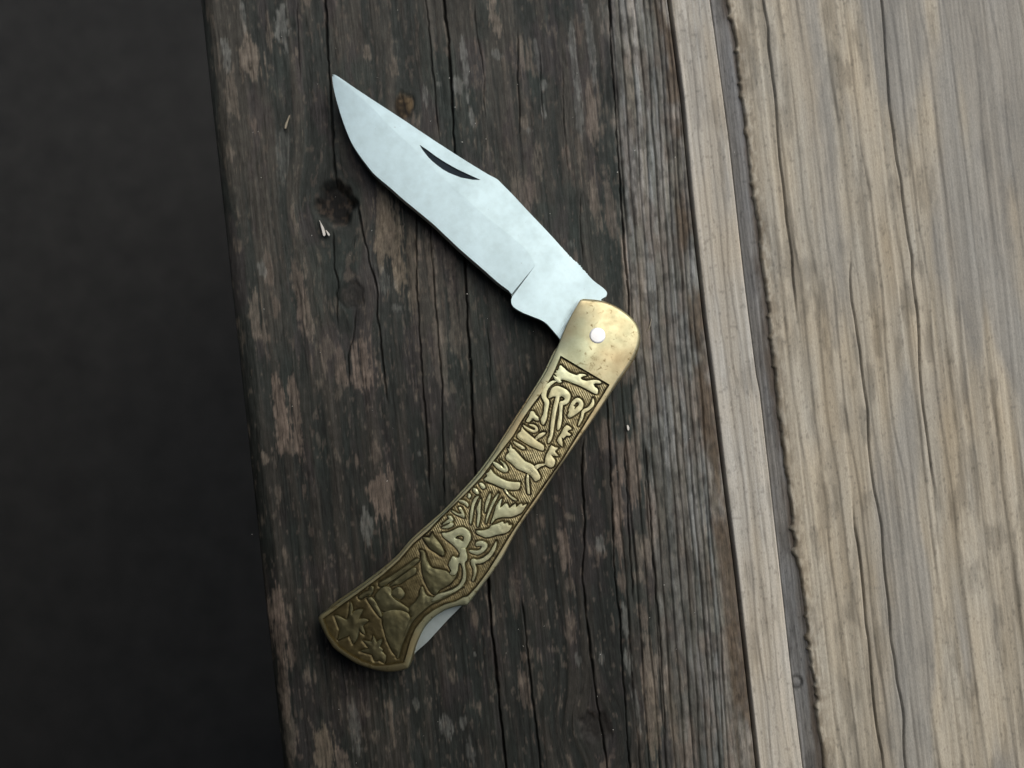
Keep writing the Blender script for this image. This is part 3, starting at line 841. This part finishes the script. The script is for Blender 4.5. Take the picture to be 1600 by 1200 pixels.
# match the rulings: near the tip both lines start together
u = np.linspace(0, 1, NG) ** 1.0
m = MB()
flat = np.vstack([[TIP], SP, TG, GR[::-1]])
NK = resample(NICK, 2.0)
V, F = cdt([flat, NK])
T = P(V[:, 0], V[:, 1], ZBT)
m.add(T, F)
zmid = (ZBT + ZBB) / 2
rows = 7
drop = .00022
def bz(f): return drop * (f * .75 + .25 * f * f)
grid = []
for j in range(rows + 1):
    f = j / rows
    q = G * (1 - f) + E * f
    pw = P(q[:, 0], q[:, 1], ZBT); pw[:, 2] = ZBT - bz(f) * np.clip(np.linspace(0, 1, NG) * 9 + .25, 0, 1)
    grid.append(pw)
for a, b in zip(grid[:-1], grid[1:]): m.wall(a, b, closed=False)
# sharpened secondary edge
tan = np.gradient(E, axis=0); tan /= np.linalg.norm(tan, axis=1, keepdims=True)
nrm = np.stack([-tan[:, 1], tan[:, 0]], -1)                       # outward: lower left
if nrm[NG // 2, 0] > 0: nrm = -nrm
wdt = np.interp(np.linspace(0, 1, NG), [0, .25, .45, .8, .97, 1], [.2, .6, 2.0, 2.6, 2.2, .3])
E2 = E + nrm * wdt[:, None]
e2 = P(E2[:, 0], E2[:, 1], ZBT); e2[:, 2] = zmid - .0001
E_top = grid[-1]
# plunge step
pl_t = np.stack([grid[0][-1] * (1 - j / rows) + grid[-1][-1] * (j / rows) for j in range(rows + 1)])
a = np.array([g[-1] for g in grid]); up = a.copy(); up[:, 2] = ZBT
m.wall(up, a, closed=False)
# sides and underside
bound = np.vstack([[TIP], SP, TG])
bt = P(bound[:, 0], bound[:, 1], ZBT); bb = bt.copy(); bb[:, 2] = ZBB
m.wall(bt, bb, closed=False)
und = np.vstack([bound, E2[::-1]])
V, F = cdt([und]); B = P(V[:, 0], V[:, 1], ZBT); B[:, 2] = ZBB
lowE = e2.copy(); lowE[:, 2] = ZBB + .0002
m.add(B, F, flip=True)
bwall = e2.copy(); bwall[:, 2] = ZBB
m.wall(e2, bwall, closed=False)
blade = m.build('blade', M['steel'], knife, smooth=True, merge=1.5e-6, angle=R(14))
m = MB(); m.wall(E_top, e2, closed=False)
m.build('cutting_edge', M['edge'], blade, smooth=True)
# nail nick: a scooped crescent
m = MB()
cc = NK.mean(0)
r1 = NK; r2 = NK + (cc - NK) * np.array([.10, .22]); 
n0 = P(NK[:, 0], NK[:, 1], ZBT)
k2 = offset(NK, -1.0); k3 = offset(NK, -1.8)
p2 = P(k2[:, 0], k2[:, 1], ZBT); p2[:, 2] = ZBT - .00035
m.wall(n0, p2)
V, F = cdt([k2]); T = P(V[:, 0], V[:, 1], ZBT); T[:, 2] = ZBT - .00035
m.add(T, F)
m.build('nail_nick', M['nick'], blade, merge=1e-7)

# ---- engraving: floor of the panel and the raised figures
Z4 = lambda p: zp(p, 750, 540, .15)
Z5 = lambda p: zp(p, 700, 660, .15)
Z6 = lambda p: zp(p, 620, 760, .15)
Z7 = lambda p: zp(p, 480, 880, .1875)
FIG = [  # name, loop, holes, finish, smooth
 ('relief_log', Z4([(835,205),(870,230),(920,275),(975,300),(1010,308),(1040,295),(1080,298),(1108,308),(1070,318),(1048,335),(1062,355),(1110,368),(1160,360),(1210,358),(1245,368),(1262,385),(1240,392),(1205,390),(1185,402),(1195,430),(1225,455),(1222,500),(1180,490),(1120,455),(1050,420),(960,385),(900,360),(850,350),(835,360),(850,375),(825,385),(790,365),(765,310),(790,325),(800,318),(778,288),(800,280),(795,262),(815,255)]), [], 'a', 1),
 ('relief_horn', Z4([(800,370),(770,385),(725,425),(698,470),(690,510),(692,540),(712,565),(720,600),(702,690),(692,760),(662,822),(640,800),(640,760),(665,700),(670,640),(675,600),(655,560),(640,520),(650,470),(680,415),(720,385),(760,365)]), [], 'a', 1),
 ('relief_stag', Z4([(718,545),(725,505),(750,445),(800,420),(850,435),(900,462),(935,500),(940,540),(920,590),(890,612),(862,622),(855,680),(850,780),(832,860),(806,877),(810,800),(825,720),(828,610),(840,582),(870,575),(885,555),(868,532),(832,528),(820,580),(792,700),(777,800),(762,900),(742,980),(712,1015),(708,980),(730,930),(735,850),(745,760),(765,640),(785,560),(788,530),(760,530)]), [], 'a', 1),
 ('relief_head', Z4([(985,560),(1020,545),(1055,565),(1075,600),(1070,640),(1050,672),(1000,712),(935,748),(915,730),(930,690),(925,670),(950,600)]), [Z4([(988,610),(1005,588),(1028,592),(1030,620),(1005,647),(992,655)])], 'a', 1),
 ('relief_tail', Z4([(1178,550),(1190,590),(1180,630),(1140,668),(1098,692),(1082,712),(1070,760),(1050,800),(1025,835),(1030,800),(1050,740),(1058,700),(1065,680),(1085,663),(1130,640),(1160,600)]), [], 'a', 1),
 ('relief_twig', Z4([(530,685),(560,690),(580,725),(605,745),(608,780),(570,770),(545,760),(510,795),(480,785),(510,740)]), [], 'a', 0),
 ('relief_grass', Z4([(450,825),(490,850),(540,875),(568,880),(575,860),(545,840),(510,820),(560,825),(595,850),(600,885),(570,905),(520,892),(470,857)]), [], 'a', 1),
 ('relief_twig', Z4([(580,960),(620,920),(660,905),(682,910),(650,942),(600,970),(580,985)]), [], 'b', 1),
 ('relief_log', Z4([(437,845),(445,865),(470,890),(540,950),(600,1000),(662,1040),(658,1092),(600,1075),(520,1040),(440,990),(390,955),(395,920),(428,890)]), [], 'b', 0),
 ('relief_leaf', Z4([(905,830),(945,855),(950,870),(920,880),(910,900),(945,925),(925,940),(900,935),(870,965),(850,960),(855,1000),(860,1050),(840,1035),(805,990),(840,930),(870,870)]), [], 'a', 0),
 ('relief_leaf', Z5([(1075,240),(1110,260),(1145,265),(1120,290),(1115,310),(1150,350),(1110,345),(1072,338),(1090,362),(1115,400),(1100,455),(1060,467),(1020,442),(1000,447),(950,467),(925,490),(905,470),(910,450),(950,435),(1010,430),(1015,380),(1030,330),(1055,290)]), [], 'a', 0),
 ('relief_grass', Z5([(680,195),(720,215),(780,250),(800,275),(770,275),(730,250),(700,225)]), [], 'a', 1),
 ('relief_log', Z5([(650,225),(665,270),(690,285),(740,340),(800,405),(860,430),(900,460),(925,500),(960,560),(955,590),(910,612),(890,585),(850,540),(790,510),(720,480),(660,420),(605,380),(610,340),(640,310),(620,270),(640,280)]), [], 'b', 0),
 ('relief_grass', Z5([(470,410),(520,430),(560,460),(588,482),(575,430),(540,395),(590,430),(620,480),(615,510),(580,515),(520,480),(480,440)]), [], 'a', 1),
 ('relief_log', Z5([(445,490),(470,530),(540,580),(620,615),(700,625),(750,630),(735,695),(660,700),(600,690),(560,680),(480,640),(390,610),(380,590),(410,560),(400,535),(425,520)]), [], 'a', 0),
 ('relief_grass', Z5([(585,703),(604,703),(620,730),(660,770),(715,810),(680,805),(630,762)]), [], 'a', 1),
 ('relief_grass', Z5([(825,540),(840,560),(840,620),(848,700),(850,745),(830,735),(820,660),(815,600)]), [], 'a', 1),
 ('relief_berry', Z5([(325,635),(350,632),(375,650),(385,680),(360,690),(340,665)]), [], 'b', 1),
 ('relief_berry', Z5([(260,690),(290,690),(320,735),(295,745),(265,715)]), [], 'b', 1),
 ('relief_berry', Z5([(215,740),(235,760),(222,790),(205,775)]), [], 'b', 1),
 ('relief_berry', Z5([(110,810),(160,815),(205,845),(205,880),(175,852),(130,832)]), [], 'b', 1),
 ('relief_berry', Z5([(40,920),(108,955),(142,946),(108,895),(130,888),(165,950),(165,990),(120,975),(60,942)]), [], 'b', 1),
 ('relief_grass', Z5([(320,770),(300,800),(270,870),(255,960),(235,1060),(228,1000),(240,900),(262,820),(290,780)]), [], 'b', 1),
 ('relief_grass', Z5([(340,800),(335,900),(330,1000),(310,1085),(300,1050),(310,960),(300,900),(320,850)]), [], 'b', 1),
 ('relief_grass', Z5([(440,740),(435,800),(410,870),(385,940),(390,860),(410,790)]), [], 'b', 1),
 ('relief_grass', Z5([(525,740),(500,800),(460,880),(420,980),(392,1055),(408,970),(440,880),(480,800)]), [], 'b', 1),
 ('relief_antler', Z5([(560,795),(545,850),(540,890),(570,875),(592,853),(615,850),(635,895),(660,880),(685,862),(702,850),(710,890),(740,860),(768,850),(775,872),(820,850),(790,900),(760,940),(700,970),(640,985),(560,985),(490,1005),(448,1055),(470,990),(490,920),(500,880),(530,830)]), [], 'a', 0),
 ('relief_antler', Z5([(300,1130),(360,1130),(430,1110),(450,1080),(510,1060),(570,1035),(580,1060),(620,1045),(630,1075),(660,1070),(655,1100),(620,1140),(560,1160),(500,1170),(440,1190),(390,1195),(350,1180),(300,1155)]), [], 'a', 0),
 ('relief_lip', Z6([(530,310),(560,310),(585,345),(570,365),(530,380),(475,400),(530,352),(545,340)]), [], 'b', 0),
 ('relief_lip', Z6([(560,380),(585,385),(580,410),(540,432),(500,435),(470,430),(520,410)]), [], 'b', 1),
 ('relief_head', Z6([(470,490),(530,485),(590,460),(640,435),(690,430),(740,460),(765,500),(765,550),(740,600),(712,645),(688,655),(655,690),(635,662),(600,620),(540,570),(490,530)]), [Z6([(605,530),(640,508),(690,512),(700,545),(690,577),(650,557),(615,547)])], 'b', 1),
 ('relief_neck', Z6([(662,650),(712,648),(716,680),(730,720),(725,770),(702,800),(716,900),(712,980),(670,1050),(600,1100),(520,1130),(440,1172),(380,1198),(362,1188),(420,1130),(500,1107),(580,1080),(650,1030),(685,960),(690,870),(668,800),(640,805),(630,880),(600,925),(550,915),(570,880),(540,822),(560,770),(585,730),(612,745),(655,738)]), [], 'a', 0),
 ('relief_body', Z6([(240,665),(285,685),(310,770),(360,850),(440,868),(520,888),(560,928),(600,935),(622,905),(605,955),(540,1022),(450,1072),(412,1115),(380,1122),(340,1080),(290,980),(265,880),(255,760),(250,700)]), [], 'c', 1),
 ('relief_bar', Z6([(365,490),(380,520),(440,590),(490,680),(480,722),(465,725),(400,680),(340,640),(290,570),(270,530),(340,535)]), [], 'c', 0),
 ('relief_ear', Z6([(830,585),(880,570),(930,590),(940,630),(900,680),(840,710),(770,690),(760,667),(810,672),(860,667),(888,632),(872,618),(825,618)]), [], 'b', 1),
 ('relief_tail', Z6([(1035,575),(1030,640),(1000,700),(950,760),(880,800),(815,807),(825,850),(825,900),(800,980),(785,985),(800,920),(798,860),(775,810),(775,770),(800,758),(840,768),(900,748),(960,700),(1000,640)]), [], 'b', 1),
 # tail end, softly cast and unpolished, its shade painted into the brass
 ('relief_bar', Z7([(600,165),(690,118),(860,0),(905,-30),(935,-25),(880,20),(800,80),(720,135),(640,185),(605,195)]), [], 'd', 0),
 ('relief_bar', Z7([(880,45),(903,62),(890,92),(830,130),(770,170),(720,180),(690,190),(740,145)]), [], 'd', 1),
 ('relief_bar', Z7([(752,205),(775,212),(803,250),(798,275),(770,302),(735,290),(700,260),(720,225)]), [], 'd', 0),
 ('relief_twig', Z7([(500,300),(530,290),(560,320),(590,370),(618,440),(606,450),(570,405),(540,360)]), [], 'd', 0),
 ('relief_twig', Z7([(520,200),(546,203),(535,250),(515,270),(470,280),(440,300),(425,280),(470,250),(510,232)]), [], 'd', 0),
 ('relief_leaf', Z7([(358,328),(372,380),(370,425),(400,400),(458,388),(440,425),(425,468),(470,470),(503,482),(465,512),(455,530),(478,592),(450,575),(430,545),(412,620),(380,670),(350,600),(255,640),(275,560),(228,440),(285,462),(330,480),(350,420)]), [], 'd', 0),
 ('relief_leaf', Z7([(548,610),(575,670),(590,655),(622,638),(600,690),(600,705),(622,722),(615,742),(648,775),(640,832),(600,805),(560,812),(540,760),(445,735),(520,715),(470,650),(535,665)]), [], 'd', 0),
 ('relief_body', Z7([(640,412),(720,393),(790,402),(835,425),(850,462),(815,580),(778,700),(750,770),(715,740),(670,650),(640,545),(625,470)]), [], 'd', 1),
 ('relief_body', Z7([(640,200),(690,215),(700,280),(760,330),(840,385),(835,408),(770,385),(700,385),(640,402),(605,380),(575,330),(560,290),(590,240)]), [], 'd', 1),
 ('relief_body', Z7([(955,200),(985,270),(1040,290),(1110,285),(1200,238),(1260,195),(1240,235),(1120,300),(1030,345),(950,400),(890,455),(862,430),(850,380),(900,330),(930,280),(940,235)]), [], 'd', 1),

 ('relief_rib', [(619.5,1027),(622,1012),(629,992),(640,969),(657,951.5),(681,932.5),(704,923),(721,914.5),(722.5,917),(706,926.5),(684,936),(660,955),(643.5,972),(633,994),(625.5,1013),(622,1027)], [], 'd', 1),
]
FINISH = {'a': ('brass_fig', .00040, .00052), 'b': ('brass_fig', .00030, .0005), 'c': ('brass_aged_shade', .00028, .0005), 'd': ('brass_aged_shade', .00026, .0005)}
DEPTH = .00058
ZF = ZT - DEPTH

def build_floor():
    st_ = .9
    xs = np.arange(PANEL[:, 0].min() - 3, PANEL[:, 0].max() + 3, st_)
    ys = np.arange(PANEL[:, 1].min() - 3, PANEL[:, 1].max() + 3, st_)
    X, Y = np.meshgrid(xs, ys)
    mask = inside(offset(PANEL_S, 1.4), X, Y)
    # distance to the nearest outline of any figure or of the panel edge
    D = np.full(X.shape, 30.0)
    segs = []
    for nm, lp, holes, fin, sm in FIG:
        for q in [lp] + holes: segs.append(np.asarray(q, float))
    segs.append(PANEL_S)
    for q in segs:
        x0, x1 = q[:, 0].min() - 8, q[:, 0].max() + 8; y0, y1 = q[:, 1].min() - 8, q[:, 1].max() + 8
        ix = slice(np.searchsorted(xs, x0), np.searchsorted(xs, x1)); iy = slice(np.searchsorted(ys, y0), np.searchsorted(ys, y1))
        sx, sy = X[iy, ix], Y[iy, ix]; dd = D[iy, ix]
        for a, b in zip(q, np.roll(q, -1, 0)):
            ab = b - a; L = max(ab @ ab, 1e-9)
            t = np.clip(((sx - a[0]) * ab[0] + (sy - a[1]) * ab[1]) / L, 0, 1)
            np.minimum(dd, np.hypot(sx - a[0] - t * ab[0], sy - a[1] - t * ab[1]), out=dd)
    tailk = sstep(690, 600, X + (900 - Y) * .6)
    groove = np.exp(-(D / 2.7) ** 2)
    n1 = fbm(X / 3., Y / 3., 801, 3); n2 = fbm(X / 14., Y / 14., 807, 3)
    H = ZF - .00022 * groove + (n1 - .5) * .00008 * (1 - .6 * tailk) + (n2 - .5) * .0001
    pat = np.clip(groove * (1.0 - .88 * tailk) + .35 * sstep(.5, .7, n2) * (1 - tailk), 0, .95)
    hat = sstep(2.2, 4.5, D) * (1 - tailk) * (.35 + .65 * sstep(.35, .6, n2))
    hat = hat * (1 - .7 * sstep(800, 860, Y))
    idx = -np.ones(X.shape, int); idx[mask] = np.arange(mask.sum())
    a, b, c, d = idx[1:, :-1], idx[1:, 1:], idx[:-1, 1:], idx[:-1, :-1]
    ok = (a >= 0) & (b >= 0) & (c >= 0) & (d >= 0)
    F = np.stack([a[ok], b[ok], c[ok], d[ok]], -1)
    pw = P(X[mask], Y[mask], ZF); pw[:, 2] = H[mask]
    me = mesh_np('engraved_panel', pw, F, True, {'patina': pat[mask], 'hatch': hat[mask], 'bare': tailk[mask]})
    return link('engraved_panel', me, M['floor'], upper)
build_floor()

for nm, lp, holes, fin, sm in FIG:
    matn, hh, base = FINISH[fin]
    dens = (lambda q: catmull(q, 3)) if sm else (lambda q: catmull(q, 2))
    q = dens(lp); hs = [dens(h) for h in holes]
    zt = ZF + hh; zb = ZF - .0003
    m = MB()
    loops = [q] + hs
    gx, gy = np.meshgrid(np.arange(q[:, 0].min(), q[:, 0].max(), 1.7), np.arange(q[:, 1].min(), q[:, 1].max(), 1.7))
    gx = gx.ravel() + np.sin(gy.ravel() * 7.1) * .2; gy = gy.ravel()
    ok = inside(q, gx, gy)
    for h in hs: ok &= ~inside(h, gx, gy)
    gx, gy = gx[ok], gy[ok]
    def edge_dist(x, y):
        D = np.full(len(x), 99.0)
        for lp_ in loops:
            for a_, b_ in zip(lp_, np.roll(lp_, -1, 0)):
                ab = b_ - a_; t_ = np.clip(((x - a_[0]) * ab[0] + (y - a_[1]) * ab[1]) / max(ab @ ab, 1e-9), 0, 1)
                np.minimum(D, np.hypot(x - a_[0] - t_ * ab[0], y - a_[1] - t_ * ab[1]), out=D)
        return D
    dd = edge_dist(gx, gy); ok = dd > .7
    V, F = cdt(loops, np.stack([gx[ok], gy[ok]], -1))
    ed = edge_dist(V[:, 0], V[:, 1])
    pw = P(V[:, 0], V[:, 1], ZT)
    soft = 5.0 if fin in 'cd' else 1.5
    dome = .00012 if fin in 'cd' else .00003
    pw[:, 2] = zt + dome * (1 - np.exp(-ed / soft)) + (fbm(V[:, 0] / 7., V[:, 1] / 7., 901, 2) - .5) * (.00012 if fin in 'cd' else .00005)
    m.add(pw, F)
    for i, lpq in enumerate(loops):
        sg = 1 if i == 0 else -1; wd_ = 2.0 if fin == 'd' else 1.0
        out = offset(lpq, .45 * sg * wd_); out2 = offset(lpq, 1.0 * sg * wd_)
        a = P(lpq[:, 0], lpq[:, 1], ZT); a[:, 2] = zt
        b = P(out[:, 0], out[:, 1], ZT); b[:, 2] = zt - (.00007 if fin != 'd' else .00011)
        c = P(out2[:, 0], out2[:, 1], ZT); c[:, 2] = zb
        m.wall(a, b); m.wall(b, c)
    m.build(nm, M[matn], upper, merge=1e-7, smooth=True, angle=R(62))

# ---------------------------------------------------------------- loose bits on the boards
o = solid('splinter', [(451.5, 180), (453, 182), (450.5, 190), (447.5, 200.5), (444.5, 201), (445, 195), (448, 188)], .0001, .0009, M['straw'])
tag(o, 'short straw coloured splinter lying on the dark plank left of the blade tip', 'splinter')
o = solid('wood_chip', [(979, 665), (981.5, 664.5), (983.5, 669), (982.5, 673), (980, 672)], .0001, .0008, M['chip'])
tag(o, 'tiny white chip on the dark plank right of the handle middle', 'chip')
o = solid('wood_sliver', [(1018, 498), (1017, 505), (1015, 513), (1012, 518), (1011.5, 517), (1013.8, 511), (1016, 503)], .0001, .0004, M['straw'])
tag(o, 'thin pale sliver on the grey grain just right of the pivot pin end', 'splinter')
o = solid('torn_fibre', [(499, 344), (501.5, 348), (507, 358), (509, 367), (505, 369), (502, 358)], .0002, .0012, M['chip'], table)
o = solid('torn_fibre', [(509, 359.5), (512, 362), (515.5, 366.5), (514, 369.5), (511, 366)], .0002, .0011, M['chip'], table)
rng = random.Random(4)
m = MB()
GR_PTS = [(683, 115), (702, 122), (448, 142), (441, 386), (743, 193), (440, 57), (901, 114), (809, 132), (730, 459), (734, 560), (817, 1010), (810, 983), (1038, 914), (933, 1088), (870, 1170), (910, 803), (1055, 246), (581, 360), (524, 308), (1024, 860), (958, 1140), (722, 222), (790, 1020)]
for x, y in GR_PTS + [(rng.uniform(360, 1150), rng.uniform(5, 1195)) for _ in range(60)]:
    s_ = rng.uniform(.00010, .00022)
    c = P(x, y, .0002)
    vs = [Vector((rng.uniform(-1, 1), rng.uniform(-1, 1), rng.uniform(-.3, .6))).normalized() * s_ for _ in range(4)]
    m.add([Vector(c) + v for v in vs], [(0, 1, 2), (0, 2, 3), (0, 3, 1), (1, 3, 2)])
o = m.build('grit', M['grit']); tag(o, 'pale specks of grit scattered over the boards', kind='stuff')

# ---------------------------------------------------------------- unseen overhead and back boards, added to block light from the lower left
shade_rig = empty('shade_blocker', (-.6, -.5, -.30))
tag(shade_rig, 'added unseen board roof that overhangs the lower left of the table', 'blocker')
D1 = Vector((.72, .69, 0)).normalized(); D2 = Vector((-D1.y, D1.x, 0))
def slab(name, s0, s1, t0, t1, z0, z1):
    m = MB()
    v = []
    for z in (z0, z1):
        for t in (t0, t1):
            for s_ in (s0, s1):
                q = D1 * s_ + D2 * t; v.append((q.x, q.y, z))
    m.add(v, [(0, 2, 3, 1), (4, 5, 7, 6), (0, 1, 5, 4), (2, 6, 7, 3), (0, 4, 6, 2), (1, 3, 7, 5)])
    return m.build(name, M['dark_board'], shade_rig)
S_EDGE = .016
for i in range(6):
    slab('blocker_board', S_EDGE - .132 * (i + 1) + .004, S_EDGE - .132 * i, -.9, .9, .272, .29)
for t in (-.8, .8):
    slab('blocker_post', S_EDGE - .76, S_EDGE - .70, t - .03, t + .03, -.30, .271)

for i in range(6):  # unseen back boards, added to cut low skylight
    slab('blocker_wall', -.50, -.482, -.9 + .3 * i, -.9 + .3 * i + .296, -.30, .271)
